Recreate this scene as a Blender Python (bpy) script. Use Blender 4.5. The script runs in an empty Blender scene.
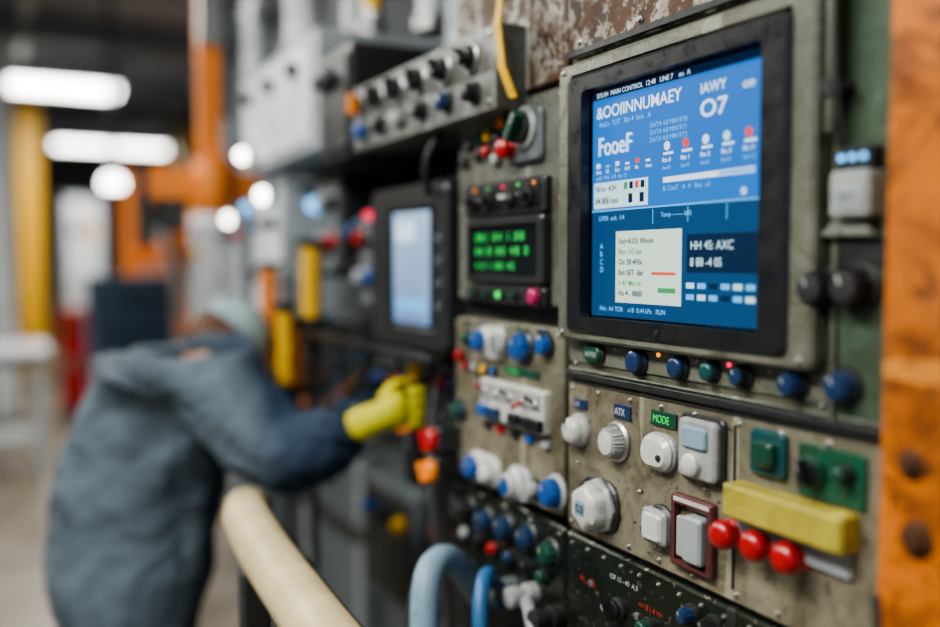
import bpy, bmesh, math, random
from mathutils import Vector, Matrix
random.seed(7)
S=bpy.context.scene
COL=S.collection
X0=0.71   # world x of the panel face (faces -X)
try:
    S.view_settings.look='AgX - Medium High Contrast'
except Exception: pass

# ------------------------------------------------------------------ materials
def new_mat(name):
    m=bpy.data.materials.new(name); m.use_nodes=True
    nt=m.node_tree; b=nt.nodes["Principled BSDF"]
    return m,nt,b
def setc(b,k,v):
    if k in b.inputs: b.inputs[k].default_value=v
def N(nt,t,**kw):
    n=nt.nodes.new(t)
    for k,v in kw.items(): setattr(n,k,v)
    return n
def plain(name,c,rough=.4,metal=0.,var=.12,scale=60,bump=.05,coat=0.,spec=.5,dirt=.5):
    m,nt,b=new_mat(name)
    tc=N(nt,'ShaderNodeTexCoord'); no=N(nt,'ShaderNodeTexNoise'); no.inputs['Scale'].default_value=scale; no.inputs['Detail'].default_value=4
    nt.links.new(tc.outputs['Object'],no.inputs['Vector'])
    r=N(nt,'ShaderNodeValToRGB'); e=r.color_ramp.elements
    e[0].position=.3; e[1].position=.7
    e[0].color=(c[0]*(1-var),c[1]*(1-var),c[2]*(1-var),1)
    e[1].color=(min(1,c[0]*(1+var)),min(1,c[1]*(1+var)),min(1,c[2]*(1+var)),1)
    nt.links.new(no.outputs['Fac'],r.inputs['Fac']); out=r.outputs['Color']
    if dirt:
        n2=N(nt,'ShaderNodeTexNoise'); n2.inputs['Scale'].default_value=scale*.6; n2.inputs['Detail'].default_value=8; n2.inputs['Roughness'].default_value=.7
        nt.links.new(tc.outputs['Object'],n2.inputs['Vector'])
        r2=N(nt,'ShaderNodeValToRGB'); q=r2.color_ramp.elements; q[0].position=.47; q[1].position=.70; q[0].color=(0,0,0,1); q[1].color=(dirt,dirt,dirt,1)
        nt.links.new(n2.outputs['Fac'],r2.inputs['Fac'])
        x=N(nt,'ShaderNodeMix',data_type='RGBA'); nt.links.new(r2.outputs['Color'],x.inputs[0]); nt.links.new(out,x.inputs[6]); x.inputs[7].default_value=(c[0]*.25+.01,c[1]*.22+.008,c[2]*.18+.005,1); out=x.outputs[2]
        rr=N(nt,'ShaderNodeMapRange'); rr.inputs[1].default_value=.35; rr.inputs[2].default_value=.7; rr.inputs[3].default_value=rough; rr.inputs[4].default_value=min(1,rough+.25)
        nt.links.new(n2.outputs['Fac'],rr.inputs[0]); nt.links.new(rr.outputs[0],b.inputs['Roughness'])
    nt.links.new(out,b.inputs['Base Color'])
    b.inputs['Roughness'].default_value=rough; b.inputs['Metallic'].default_value=metal
    setc(b,'Coat Weight',coat); setc(b,'Specular IOR Level',spec)
    if bump:
        bp=N(nt,'ShaderNodeBump'); bp.inputs['Strength'].default_value=bump; bp.inputs['Distance'].default_value=.002
        nt.links.new(no.outputs['Fac'],bp.inputs['Height']); nt.links.new(bp.outputs['Normal'],b.inputs['Normal'])
    return m
def emis(name,c,s,c2=None,axis=2):
    m,nt,b=new_mat(name)
    b.inputs['Base Color'].default_value=(c[0]*.3,c[1]*.3,c[2]*.3,1); b.inputs['Roughness'].default_value=.25
    b.inputs['Emission Color'].default_value=(*c,1); b.inputs['Emission Strength'].default_value=s
    if c2:
        tc=N(nt,'ShaderNodeTexCoord'); sp=N(nt,'ShaderNodeSeparateXYZ'); r=N(nt,'ShaderNodeValToRGB')
        no=N(nt,'ShaderNodeTexNoise'); no.inputs['Scale'].default_value=2.5
        nt.links.new(tc.outputs['Generated'],sp.inputs[0]); nt.links.new(tc.outputs['Generated'],no.inputs['Vector'])
        ad=N(nt,'ShaderNodeMath',operation='ADD'); ml=N(nt,'ShaderNodeMath',operation='MULTIPLY'); ml.inputs[1].default_value=.45
        nt.links.new(no.outputs['Fac'],ml.inputs[0]); nt.links.new(sp.outputs[axis],ad.inputs[0]); nt.links.new(ml.outputs[0],ad.inputs[1])
        e=r.color_ramp.elements; e[0].position=.1; e[1].position=1.0
        e[0].color=(*c,1); e[1].color=(*c2,1)
        nt.links.new(ad.outputs[0],r.inputs['Fac']); nt.links.new(r.outputs['Color'],b.inputs['Emission Color'])
    return m
def worn(name,paint,under,amount=.62,rough=.45,scale=9,metal=.25,dirt=(.03,.028,.02),fine=90,grimy=.92,rust=(.09,.045,.02),rusty=.65,rt=.55,gt=.43):
    """painted steel with chips, grime, rust stains and scratches"""
    m,nt,b=new_mat(name)
    tc=N(nt,'ShaderNodeTexCoord')
    def noise(sc,de=8,ro=.6,st=(1,1,1),dist=0):
        mp=N(nt,'ShaderNodeMapping'); mp.inputs['Scale'].default_value=st
        nt.links.new(tc.outputs['Object'],mp.inputs['Vector'])
        n=N(nt,'ShaderNodeTexNoise'); n.inputs['Scale'].default_value=sc; n.inputs['Detail'].default_value=de; n.inputs['Roughness'].default_value=ro; n.inputs['Distortion'].default_value=dist
        nt.links.new(mp.outputs['Vector'],n.inputs['Vector']); return n
    def ramp(src,a,bb,c0=(0,0,0,1),c1=(1,1,1,1)):
        r=N(nt,'ShaderNodeValToRGB'); e=r.color_ramp.elements; e[0].position=a; e[1].position=bb; e[0].color=c0; e[1].color=c1
        nt.links.new(src,r.inputs['Fac']); return r
    def mix(f,a,c):
        x=N(nt,'ShaderNodeMix',data_type='RGBA'); nt.links.new(f,x.inputs[0])
        for s,i in ((a,6),(c,7)):
            if isinstance(s,tuple): x.inputs[i].default_value=(*s,1)
            else: nt.links.new(s,x.inputs[i])
        return x
    n1=noise(scale,10,.78,dist=.6); n2=noise(fine,6,.6); n3=noise(3.3,5,.5); n5=noise(scale*2.0,9,.80,(1,.4,1),.8)
    tone=ramp(n3.outputs['Fac'],.3,.7,(paint[0]*.62,paint[1]*.66,paint[2]*.64,1),(paint[0]*1.30,paint[1]*1.26,paint[2]*1.18,1))
    grime=ramp(n1.outputs['Fac'],gt,gt+.20,c1=(grimy,grimy,grimy,1))
    c1=mix(grime.outputs['Color'],tone.outputs['Color'],(paint[0]*.30+dirt[0]*.3,paint[1]*.27+dirt[1]*.3,paint[2]*.20+dirt[2]*.3))
    st=ramp(n5.outputs['Fac'],rt,rt+.12,c1=(rusty,rusty,rusty,1))
    c1b=mix(st.outputs['Color'],c1.outputs[2],rust)
    chip=ramp(n2.outputs['Fac'],amount,amount+.04)
    c2=mix(chip.outputs['Color'],c1b.outputs[2],under)
    n4=noise(fine*.45,8,.75)
    spot=ramp(n4.outputs['Fac'],amount,amount+.05)
    c3=mix(spot.outputs['Color'],c2.outputs[2],dirt)
    sc=noise(26,3,.5,(1,.06,1),.3); scr=ramp(sc.outputs['Fac'],.66,.68,c1=(.45,.45,.45,1))
    c4=mix(scr.outputs['Color'],c3.outputs[2],tuple(min(1,p*1.9+.03) for p in paint))
    sc2=noise(30,3,.5,(.06,1,1),.3); scr2=ramp(sc2.outputs['Fac'],.67,.69,c1=(.4,.4,.4,1))
    c5=mix(scr2.outputs['Color'],c4.outputs[2],tuple(p*.3 for p in paint))
    nt.links.new(c5.outputs[2],b.inputs['Base Color'])
    rr=ramp(n1.outputs['Fac'],.3,.7,(rough-.16,)*3+(1,),(rough+.22,)*3+(1,))
    nt.links.new(rr.outputs['Color'],b.inputs['Roughness'])
    b.inputs['Metallic'].default_value=metal
    bp=N(nt,'ShaderNodeBump'); bp.inputs['Strength'].default_value=.30; bp.inputs['Distance'].default_value=.002; bp.invert=True
    nt.links.new(chip.outputs['Color'],bp.inputs['Height'])
    bp2=N(nt,'ShaderNodeBump'); bp2.inputs['Strength'].default_value=.20; bp2.inputs['Distance'].default_value=.004
    nt.links.new(n1.outputs['Fac'],bp2.inputs['Height']); nt.links.new(bp.outputs['Normal'],bp2.inputs['Normal'])
    nt.links.new(bp2.outputs['Normal'],b.inputs['Normal'])
    return m

M={}
M['paint']=worn('green_grey_paint',(.135,.145,.11),(.24,.23,.19),.65,.36)
M['lower']=worn('olive_grey_plate',(.28,.262,.20),(.06,.05,.035),.62,.34,10)
M['frame']=worn('monitor_frame_paint',(.20,.21,.175),(.05,.045,.035),.65,.30,13,rusty=.4,gt=.46)
M['green']=worn('green_door_paint',(.09,.14,.10),(.17,.19,.16),.65,.34)
M['top']=worn('flaking_plate_paint',(.38,.37,.34),(.05,.03,.018),.49,.5,20,.2,(.07,.032,.012),50,.9,(.15,.07,.022),.8)
M['col']=worn('grey_module_paint',(.20,.21,.19),(.05,.045,.04),.63,.32,11,gt=.45)
M['dark']=worn('dark_oily_steel',(.035,.048,.038),(.25,.23,.18),.61,.20,12,.6,rusty=.3)
M['orange']=worn('orange_rust_paint',(.70,.20,.02),(.16,.05,.012),.60,.42,5,.1,(.05,.022,.01),30,.75,(.15,.042,.010),.95,.50,.47)
M['orange2']=plain('orange_enamel',(.75,.22,.03),.45,scale=8)
M['steel']=plain('brushed_steel',(.42,.43,.42),.28,.9,.2,90)
M['dsteel']=plain('dark_steel',(.055,.06,.06),.30,.6)
M['black']=plain('black_plastic',(.012,.013,.015),.25,0,.2)
M['rubber']=plain('black_rubber',(.02,.02,.022),.5)
M['white']=plain('ivory_plastic',(.57,.58,.55),.26,0,.08,50,coat=.3)
M['wgrey']=plain('light_grey_plastic',(.34,.36,.35),.30,0,.1,50)
M['blue']=plain('blue_plastic',(.010,.085,.33),.22,0,.15,coat=.4)
M['dblue']=plain('navy_plastic',(.010,.035,.10),.22,0,.15,coat=.4)
M['teal']=plain('teal_plastic',(.006,.07,.075),.25,coat=.3)
M['dgreen']=plain('dark_green_plastic',(.006,.06,.035),.3,coat=.3)
M['gplate']=worn('green_label_plate',(.012,.10,.055),(.10,.12,.09),.63,.35,12,0,rusty=.3)
M['red']=plain('red_plastic',(.42,.008,.010),.20,0,.1,coat=.4)
M['oranget']=plain('orange_plastic',(.85,.25,.02),.3)
M['yellow']=worn('yellow_enamel',(.50,.42,.07),(.2,.17,.06),.64,.4,10,.0,rust=(.20,.14,.04),rusty=.5,grimy=.6)
M['yplas']=plain('yellow_plastic',(.75,.44,.02),.35)
M['pink']=plain('magenta_plastic',(.40,.02,.11),.25)
M['purple']=plain('maroon_frame',(.10,.03,.03),.35)
M['cream']=plain('cream_padding',(.52,.43,.25),.40,0,.12,9)
M['pblue']=plain('pale_blue_hose',(.22,.34,.43),.35,scale=25)
M['mblue']=plain('mid_blue_hose',(.03,.13,.30),.35,scale=25)
M['lgrey']=plain('light_grey_enamel',(.34,.38,.40),.4,.1,scale=14)
M['mgrey']=plain('mid_grey_enamel',(.12,.14,.15),.45,.1,scale=14)
M['silver']=plain('white_enamel_pipe',(.74,.78,.80),.35,scale=12)
M['ink']=plain('black_ink',(.015,.015,.015),.6,bump=0)
M['wink']=plain('white_ink',(.55,.55,.53),.6,bump=0)
M['rink']=plain('red_ink',(.55,.03,.02),.6,bump=0)
M['floor']=worn('epoxy_floor',(.22,.195,.165),(.10,.09,.08),.66,.4,1.5,.0,grimy=.5)
M['ceil']=plain('ceiling_sheet_metal',(.22,.26,.30),.7,0,.2,1)
M['wall']=plain('factory_wall_paint',(.26,.31,.34),.8,0,.15,1)
M['glow']=emis('tube_glow',(1,.98,.93),14)
M['lampw']=emis('lamp_white',(1,.97,.9),14)
M['lampr']=emis('lamp_red',(1,.03,.10),1.8)
M['lampb']=emis('lamp_blue',(.15,.5,1),2.5)
M['lampo']=emis('lamp_orange',(1,.30,.03),1.6)
M['lampg']=emis('lamp_green',(.1,.9,.2),1.0)
M['scr_up']=emis('screen_blue_upper',(.008,.06,.26),1.0,(.035,.20,.62))
M['scr_lo']=emis('screen_blue_lower',(.006,.032,.09),1.0,(.012,.075,.19))
M['scr_w']=emis('screen_white',(.68,.84,1),1.1)
M['scr_c']=emis('screen_cream',(.62,.78,.66),.95)
M['scr_cy']=emis('screen_cyan',(.55,.78,.85),1.0)
M['scr_d']=emis('screen_navy',(.005,.022,.06),1.0)
M['scr_b']=emis('screen_sky',(.16,.48,.9),1.0)
M['scr_r']=emis('screen_red',(.8,.08,.06),1.0)
M['scr_g']=emis('screen_green',(.05,.38,.13),.8)
M['scr_k']=plain('screen_glass_black',(.006,.008,.010),.08,0,.1,bump=0,coat=1,dirt=0)
M['led_g']=emis('led_green',(.06,.62,.12),1.2)
M['scr2']=emis('small_screen_glow',(.07,.16,.40),.85,(.60,.78,.95),1)

# ------------------------------------------------------------------ mesh builder
def empty(name,loc=(0,0,0)):
    o=bpy.data.objects.new(name,None); o.empty_display_size=.05; o.location=loc; COL.objects.link(o); return o
class MB:
    def __init__(s): s.bm=bmesh.new(); s.mats=[]
    def mi(s,m):
        m=M[m] if isinstance(m,str) else m
        if m not in s.mats: s.mats.append(m)
        return s.mats.index(m)
    def _add(s,vs,fs,m,T=None,smooth=False):
        i=s.mi(m); bv=[s.bm.verts.new((T@Vector(v)) if T else Vector(v)) for v in vs]
        for f in fs:
            try:
                fc=s.bm.faces.new([bv[k] for k in f]); fc.material_index=i; fc.smooth=smooth
            except ValueError: pass
        return s
    def box(s,x0,x1,y0,y1,z0,z1,m,T=None):
        v=[(x,y,z) for z in (z0,z1) for y in (y0,y1) for x in (x0,x1)]
        return s._add(v,[(0,2,3,1),(4,5,7,6),(0,1,5,4),(2,6,7,3),(0,4,6,2),(1,3,7,5)],m,T)
    def taper(s,x0,x1,y0,y1,z0,z1,inset,m,T=None):
        v=[(x0,y0,z0),(x1,y0,z0),(x0,y1,z0),(x1,y1,z0),(x0+inset,y0+inset,z1),(x1-inset,y0+inset,z1),(x0+inset,y1-inset,z1),(x1-inset,y1-inset,z1)]
        return s._add(v,[(0,2,3,1),(4,5,7,6),(0,1,5,4),(2,6,7,3),(0,4,6,2),(1,3,7,5)],m,T)
    def rr(s,x0,x1,y0,y1,r,n=5):
        p=[]
        for cx,cy,a0 in ((x1-r,y1-r,0),(x0+r,y1-r,90),(x0+r,y0+r,180),(x1-r,y0+r,270)):
            for k in range(n+1):
                a=math.radians(a0+90*k/n); p.append((cx+r*math.cos(a),cy+r*math.sin(a)))
        return p
    def plate(s,x0,x1,y0,y1,h0,h1,r,m,ch=.0015,T=None):
        A=s.rr(x0,x1,y0,y1,r); B=s.rr(x0+ch,x1-ch,y0+ch,y1-ch,max(r-ch,.0005)); n=len(A)
        v=[(a,b,h0) for a,b in A]+[(a,b,h1-ch) for a,b in A]+[(a,b,h1) for a,b in B]
        f=[(i,(i+1)%n,n+(i+1)%n,n+i) for i in range(n)]+[(n+i,n+(i+1)%n,2*n+(i+1)%n,2*n+i) for i in range(n)]+[tuple(range(2*n,3*n))]
        return s._add(v,f,m,T)
    def ring(s,o,i,h0,h1,r,m,hin=None,ch=.002,T=None):
        A=s.rr(*o,r); A2=s.rr(o[0]+ch,o[1]-ch,o[2]+ch,o[3]-ch,max(r-ch,.001)); B=s.rr(*i,max(r*.5,.002)); n=len(A)
        hin=h0 if hin is None else hin
        v=[(a,b,h0) for a,b in A]+[(a,b,h1-ch) for a,b in A]+[(a,b,h1) for a,b in A2]+[(a,b,h1) for a,b in B]+[(a,b,hin) for a,b in B]
        f=[]
        for L in range(4): f+=[(L*n+k,L*n+(k+1)%n,(L+1)*n+(k+1)%n,(L+1)*n+k) for k in range(n)]
        return s._add(v,f,m,T)
    def lathe(s,prof,m,seg=32,fl=0,fd=.06,T=None,cx=0,cy=0,smooth=True):
        v=[];f=[]; L=len(prof)
        for (r,h) in prof:
            for k in range(seg):
                a=2*math.pi*k/seg; rr=r*(1-(fd*(.5+.5*math.cos(fl*a)) if fl else 0))
                v.append((cx+rr*math.cos(a),cy+rr*math.sin(a),h))
        for j in range(L-1):
            for k in range(seg): f.append((j*seg+k,j*seg+(k+1)%seg,(j+1)*seg+(k+1)%seg,(j+1)*seg+k))
        f.append(tuple((L-1)*seg+k for k in range(seg))); f.append(tuple(reversed(range(seg))))
        return s._add(v,f,m,T,smooth)
    def done(s,name,parent=None,W=None,bevel=0,sharp=40,seg=2):
        bm=s.bm
        bmesh.ops.recalc_face_normals(bm,faces=bm.faces)
        for e in bm.edges:
            if len(e.link_faces)==2 and e.calc_face_angle(0)>math.radians(sharp): e.smooth=False
        me=bpy.data.meshes.new(name); bm.to_mesh(me); bm.free()
        for m in s.mats: me.materials.append(m)
        o=bpy.data.objects.new(name,me); COL.objects.link(o)
        if W is not None: o.matrix_world=W
        if bevel:
            b=o.modifiers.new('bevel','BEVEL'); b.width=bevel; b.segments=seg; b.limit_method='ANGLE'; b.angle_limit=math.radians(40)
        if parent: o.parent=parent
        return o
def Wf(y,z,h=0,rot=0,x0=None):
    x=(X0 if x0 is None else x0)-h
    m=Matrix(((0,0,-1,x),(-1,0,0,y),(0,1,0,z),(0,0,0,1)))
    return m@Matrix.Rotation(rot,4,'Z')
def text(name,s,y,z,h,size,mat,parent,x0=None,xs=1.0,bold=0,rot=0,sp=1.0):
    c=bpy.data.curves.new(name,'FONT'); c.body=s; c.size=size; c.extrude=.0001; c.offset=bold*size; c.space_character=sp
    c.materials.append(M[mat]); o=bpy.data.objects.new(name,c); COL.objects.link(o)
    o.matrix_world=Wf(y,z,h,rot,x0)@Matrix.Diagonal((xs,1,1,1)); o.parent=parent; return o
def tube(name,pts,r,mat,parent=None,res=6,cyc=False):
    c=bpy.data.curves.new(name,'CURVE'); c.dimensions='3D'; c.bevel_depth=r; c.bevel_resolution=4; c.resolution_u=res; c.use_fill_caps=True
    sp=c.splines.new('NURBS'); sp.points.add(len(pts)-1)
    for i,p in enumerate(pts): sp.points[i].co=(*p,1)
    sp.order_u=min(4,len(pts)); sp.use_endpoint_u=True; sp.use_cyclic_u=cyc
    c.materials.append(M[mat]); o=bpy.data.objects.new(name,c); COL.objects.link(o)
    if parent: o.parent=parent
    return o
def bolt(mb,a,b,h=0,r=.004,m='steel'):
    mb.lathe([(r*1.5,h),(r*1.5,h+.0008),(r,h+.0012),(r,h+.003),(r*.7,h+.0038)],m,6 if r>.004 else 10,cx=a,cy=b,smooth=False)

# ------------------------------------------------------------------ control widgets (local frame: right, up, out)
def pushbutton(p,y,z,r,col,h0=0,tall=.012,ring='dsteel',name='push_button',x0=None):
    b=MB()
    b.lathe([(r*1.3,0),(r*1.3,.003),(r*1.18,.006),(r*1.06,.006),(r*1.04,.004)],ring)
    b.lathe([(r,.003),(r,tall),(r*.93,tall+.003),(r*.75,tall+.0045),(r*.3,tall+.005)],col)
    return b.done(name,p,Wf(y,z,h0,0,x0))
def domeknob(p,y,z,r,col,ring='wgrey',h0=0,hgt=.022,name='dome_knob',mark=None,ang=.4):
    b=MB()
    b.lathe([(r*1.12,0),(r*1.12,.004),(r*1.0,.008),(r*.9,.009)],ring)
    b.lathe([(r*.86,.006),(r*.90,hgt*.5),(r*.88,hgt*.8),(r*.75,hgt*1.02),(r*.5,hgt*1.15),(r*.2,hgt*1.2)],col)
    if mark: b.box(-.0012,.0012,r*.1,r*.75,hgt*1.02,hgt*1.2,mark,Matrix.Rotation(ang,4,'Z'))
    return b.done(name,p,Wf(y,z,h0))
def selector(p,y,z,r,col,ang=0.,ring='dsteel',h0=0,base='black',hgt=.022,mark='wink',name='selector_switch',x0=None):
    b=MB(); R=Matrix.Rotation(ang,4,'Z')
    b.lathe([(r*1.3,0),(r*1.3,.004),(r*1.15,.007),(r*1.0,.007)],ring)
    b.lathe([(r,.004),(r*.98,hgt*.5),(r*.9,hgt*.58)],base,36,18,.07)
    b.taper(-r*.34,r*.34,-r*.98,r*.98,hgt*.5,hgt*1.15,r*.06,col,R)
    b.box(-r*.05,r*.05,r*.2,r*.88,hgt*1.14,hgt*1.17,mark,R)
    return b.done(name,p,Wf(y,z,h0,0,x0),.0012)
def fluted(p,y,z,r,col,cap=None,h0=0,hgt=.026,ring='dsteel',name='rotary_knob',fl=10):
    b=MB(); cap=cap or col
    b.lathe([(r*1.25,0),(r*1.25,.003),(r*1.1,.006)],ring)
    b.lathe([(r,.004),(r*1.0,hgt*.35),(r*.92,hgt*.9),(r*.84,hgt)],col,60,fl,.10)
    b.lathe([(r*.72,hgt),(r*.70,hgt*1.08),(r*.5,hgt*1.12),(r*.2,hgt*1.13)],cap)
    b.box(-r*.05,r*.05,r*.2,r*.65,hgt*1.10,hgt*1.15,'wink',Matrix.Rotation(.5,4,'Z'))
    return b.done(name,p,Wf(y,z,h0))
def mushroom(p,y,z,r,col,h0=0,hgt=.03,name='mushroom_button'):
    b=MB()
    b.lathe([(r*.95,0),(r*.95,.004),(r*.7,.006),(r*.6,.007),(r*.6,hgt*.5),(r*.85,hgt*.55),(r,hgt*.68),(r*.98,hgt*.85),(r*.82,hgt*1.02),(r*.5,hgt*1.12),(r*.2,hgt*1.15)],col)
    return b.done(name,p,Wf(y,z,h0))
def label(p,y,z,w,hh,mat,txt=None,tm='wink',h0=0,name='label_plate',ts=None):
    b=MB(); b.plate(-w/2,w/2,-hh/2,hh/2,0,.003,.0015,mat,.0006); o=b.done(name,p,Wf(y,z,h0))
    if txt: text(name+'_text',txt,y+w*.42,z-hh*.28,h0+.0032,ts or hh*.75,tm,p,xs=.8)
    return o

# ================================================================== MAIN CONTROL CABINET
cab=empty('control_cabinet')
b=MB()
b.box(X0+.002,1.25,.535,1.072,.0,2.35,'paint')
b.done('cabinet_body',cab,None,.004)
b=MB(); b.plate(-.036,.036,-.33,.40,0,.008,.006,'green',.002)
for z in (-.30,.36,-.02,.15): bolt(b,.027,z,.008,.003); bolt(b,-.028,z,.008,.003)
b.box(-.037,-.031,-.33,.40,.008,.012,'paint')
b.done('green_side_door',cab,Wf(.575,1.68))
b=MB(); b.plate(-.23,.23,-.17,.17,0,.006,.004,'top',.002)
for a in (-.2,-.07,.06,.2): bolt(b,a,-.15,.006,.0035)
b.box(-.22,.22,-.168,-.160,.006,.012,'dsteel')
b.done('flaking_top_plate',cab,Wf(.845,1.945))
b=MB(); b.plate(-.225,.225,-.215,.22,0,.004,.006,'paint',.0015)
for a in (-.21,.215): 
    for z in (-.2,0,.2): bolt(b,a,z,.004,.003)
b.done('upper_field_plate',cab,Wf(.84,1.56))
b=MB(); b.plate(-.262,.262,-.106,.106,0,.008,.012,'lower',.003)
for a in (-.25,-.19,-.12,-.06,.0,.07,.13,.19,.25):
    bolt(b,a,.092,.008,.0022); bolt(b,a,-.095,.008,.0026)
for a,z in ((-.16,.02),(-.10,-.02),(.02,.01),(.10,-.015),(.165,.012),(.225,.005),(-.235,-.01),(-.05,.045),(.055,-.02)): bolt(b,a,z,.008,.0018)
b.box(-.262,.262,.100,.103,.008,.0095,'dsteel')
b.done('lower_switch_plate',cab,Wf(.803,1.234),.0005)
b=MB(); b.box(-.262,.262,-.005,.005,.0,.014,'dsteel'); b.box(-.262,.262,.0055,.009,.0,.009,'frame'); b.done('ridge_trim',cab,Wf(.803,1.3455),.002)
b=MB(); b.plate(-.262,.262,-.2,.006,0,.010,.004,'dark',.003)
for a in [i*.0375-.245 for i in range(14)]: bolt(b,a,-.006,.010,.002)
for a,z in ((-.2,-.05),(-.1,-.06),(.06,-.055),(.15,-.03),(.20,-.06),(.02,-.03)): b.lathe([(.005,.010),(.005,.012),(.003,.013)],'steel',12,cx=a,cy=z)
b.done('kick_plate_panel',cab,Wf(.803,1.116))
text('panel_marking','+:. 4x',1.03,1.062,.0105,.016,'rink',cab)
text('panel_marking_b','CX 12 - 40  A.3',.96,1.088,.0105,.009,'wink',cab)
text('panel_marking_c','<< 8 | 4 >>',.90,1.070,.0105,.010,'rink',cab)
for i,(y,z,s) in enumerate(((1.05,1.243,'STOP 1'),(.962,1.242,'0 - I'),(.875,1.243,'AUX'),(1.01,1.218,'G5 | 12'),(.875,1.150,'M-04'),(.81,1.143,'LOCK'),(.70,1.276,'RUN'),(.62,1.255,'E 7'),(1.105,1.140,'P2'))):
    text('legend_%d'%i,s,y,z,.0083,.0075,'wink' if i%3 else 'ink',cab)
b=MB(); b.box(-.0012,.0012,-.09,.09,.008,.010,'dsteel'); b.done('plate_seam',cab,Wf(.738,1.234))

# ---------------- monitor
mon=empty('industrial_touchscreen_monitor'); 
H=.004
b=MB(); b.ring((-.222,.222,-.1835,.1835),(-.193,.193,-.168,.168),0,.024,.012,'frame',hin=.012,ch=.004)
for a in (-.208,.208):
    for z in (-.174,.174): bolt(b,a,z,.024,.003)
b.done('frame_surround',mon,Wf(.842,1.578,H))
b=MB(); b.ring((-.194,.194,-.169,.169),(-.158,.158,-.146,.146),.002,.030,.012,'black',hin=.016,ch=.005)
b.lathe([(.004,.030),(.004,.0312),(.002,.0315)],'dsteel',cx=0,cy=-.157)
b.box(-.010,.010,.153,.156,.030,.0304,'dsteel')
b.done('black_bezel',mon,Wf(.842,1.574,H))
SX=.694; SY0=.998; SZ1=1.718; SW=.312; SH=.288
def sq(name,s0,s1,t0,t1,mat,lay=1):
    b=MB(); b.box(s0*SW,s1*SW,-t1*SH,-t0*SH,0,.0003*lay,mat); return b.done(name,mon,Wf(SY0,SZ1,0,0,SX))
def st(name,s,s0,t,size,mat,xs=1.,bold=0,lay=3,sp=1.0):
    return text(name,s,SY0-s0*SW,SZ1-t*SH,.0003*lay,size*SH,mat,mon,x0=SX,xs=xs,bold=bold,sp=sp)
sq('screen_upper',0,1,0,.53,'scr_up'); sq('screen_lower',0,1,.53,1,'scr_lo')
sq('header_band',0,1,0,.035,'scr_d',2)
st('header_tiny','SYS-04  MAIN CONTROL  12:48   LINE 7    oo  A',.03,.028,.030,'scr_w')
st('headline','&OOIINNUMAEY',.03,.120,.072,'scr_w',1.05,.012)
st('headline_sub','PoCo  TUT   Rts 4  Iors   A',.05,.160,.032,'scr_b',1,.004)
st('headline_tail','IAWY',.66,.115,.055,'scr_w',1.0,.006)
st('headline_b','O7',.66,.205,.090,'scr_w',1.25,.014)
st('headline_c','oo',.87,.13,.05,'scr_w',1.1,.006)
st('big_reading','FooeF',.04,.285,.115,'scr_w',.85,.006)
st('big_reading_outline','FooeF',.045,.288,.115,'scr_b',.87,.0,2)
for i,(a,t) in enumerate(((.38,.205),(.38,.235),(.38,.265))): st('note_line_%d'%i,'DATA 4.8 MIN RT%d'%i,a,t,.028,'scr_b')
for i in range(6):
    s0=.03+i*.065
    sq('icon_%d'%i,s0,s0+.026,.320+.01*(i%2),.340,('scr_w','scr_b','scr_cy','scr_w','scr_r')[i%5],2)
    st('icon_caption_%d'%i,('Aou','12','Eot','kW','8x')[i%5],s0,.365,.024,'scr_w')
st('icon_note','ooR  Mol  4 8  Ax 12',.03,.393,.026,'scr_b')
for i in range(5):
    s0=.46+i*.105
    b=MB(); b.lathe([(.0052,0),(.0052,.0006)],('scr_w','scr_r','scr_w','scr_cy','scr_r')[i],18); b.done('round_icon_%d'%i,mon,Wf(SY0-(s0+.02)*SW,SZ1-.29*SH,0,0,SX))
    sq('round_icon_bar_%d'%i,s0,s0+.055,.315,.325,'scr_w',2)
    st('round_caption_%d'%i,'Rts %d'%i,s0-.005,.355,.026,'scr_w')
    st('round_caption_b_%d'%i,'Aer/%d'%(i*3),s0-.005,.385,.022,'scr_b')
sq('progress_bar',.46,.93,.415,.437,'scr_w',2); sq('progress_dark',.76,.93,.419,.433,'scr_b',3)
st('progress_caption','Ib CooT   A  4   8oo  x2',.46,.470,.028,'scr_b')
sq('status_box',.015,.37,.405,.52,'scr_cy',3)
st('status_text_a','Rd-sx  A2H',.03,.445,.036,'scr_d',.9,.004,5); st('status_text_b','84 8E8 oou',.03,.50,.040,'scr_d',.9,.006,5)
for i in range(4): sq('status_cell_%d'%i,.22+i*.036,.242+i*.036,.415,.445,('scr_g','scr_d','scr_r','scr_d')[i],4)
for i in range(3): sq('status_cell_b_%d'%i,.25+i*.036,.275+i*.036,.465,.505,('scr_d','scr_w','scr_d')[i],4)
b=MB(); b.lathe([(.004,0),(.004,.0006)],'scr_w',18); b.lathe([(.0025,0),(.0025,.0009)],'scr_b',18); b.done('corner_dot',mon,Wf(SY0-.88*SW,SZ1-.50*SH,0,0,SX))
sq('divider',0,1,.528,.534,'scr_b',3)
st('dark_line_a','OPER  aob  1/4',.05,.575,.030,'scr_b'); st('dark_line_b','Temp ------- 040',.45,.575,.028,'scr_b')
for i in range(3): sq('vert_rule_%d'%i,.40+i*.2,.403+i*.2,.54,.60,'scr_b',2)
sq('pop_box',.17,.57,.625,.935,'scr_c',3)
for i,s in enumerate(('Eot+A1D: Woon','Bto- H7 ioe','Oo 28 4F0x','Bot SET  dar','= 41 Mo os','Ho 4 - 8880')):
    st('pop_text_%d'%i,s,.19,.68+i*.045,.034,'scr_g' if i in(1,4) else 'scr_d',1.0,.008,5)
sq('pop_accent',.40,.54,.80,.812,'scr_r',5); sq('pop_accent_b',.44,.54,.865,.885,'scr_g',5)
sq('right_box',.60,.97,.65,.80,'scr_d',3); sq('right_box_b',.58,.97,.82,.93,'scr_lo',3)
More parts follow.
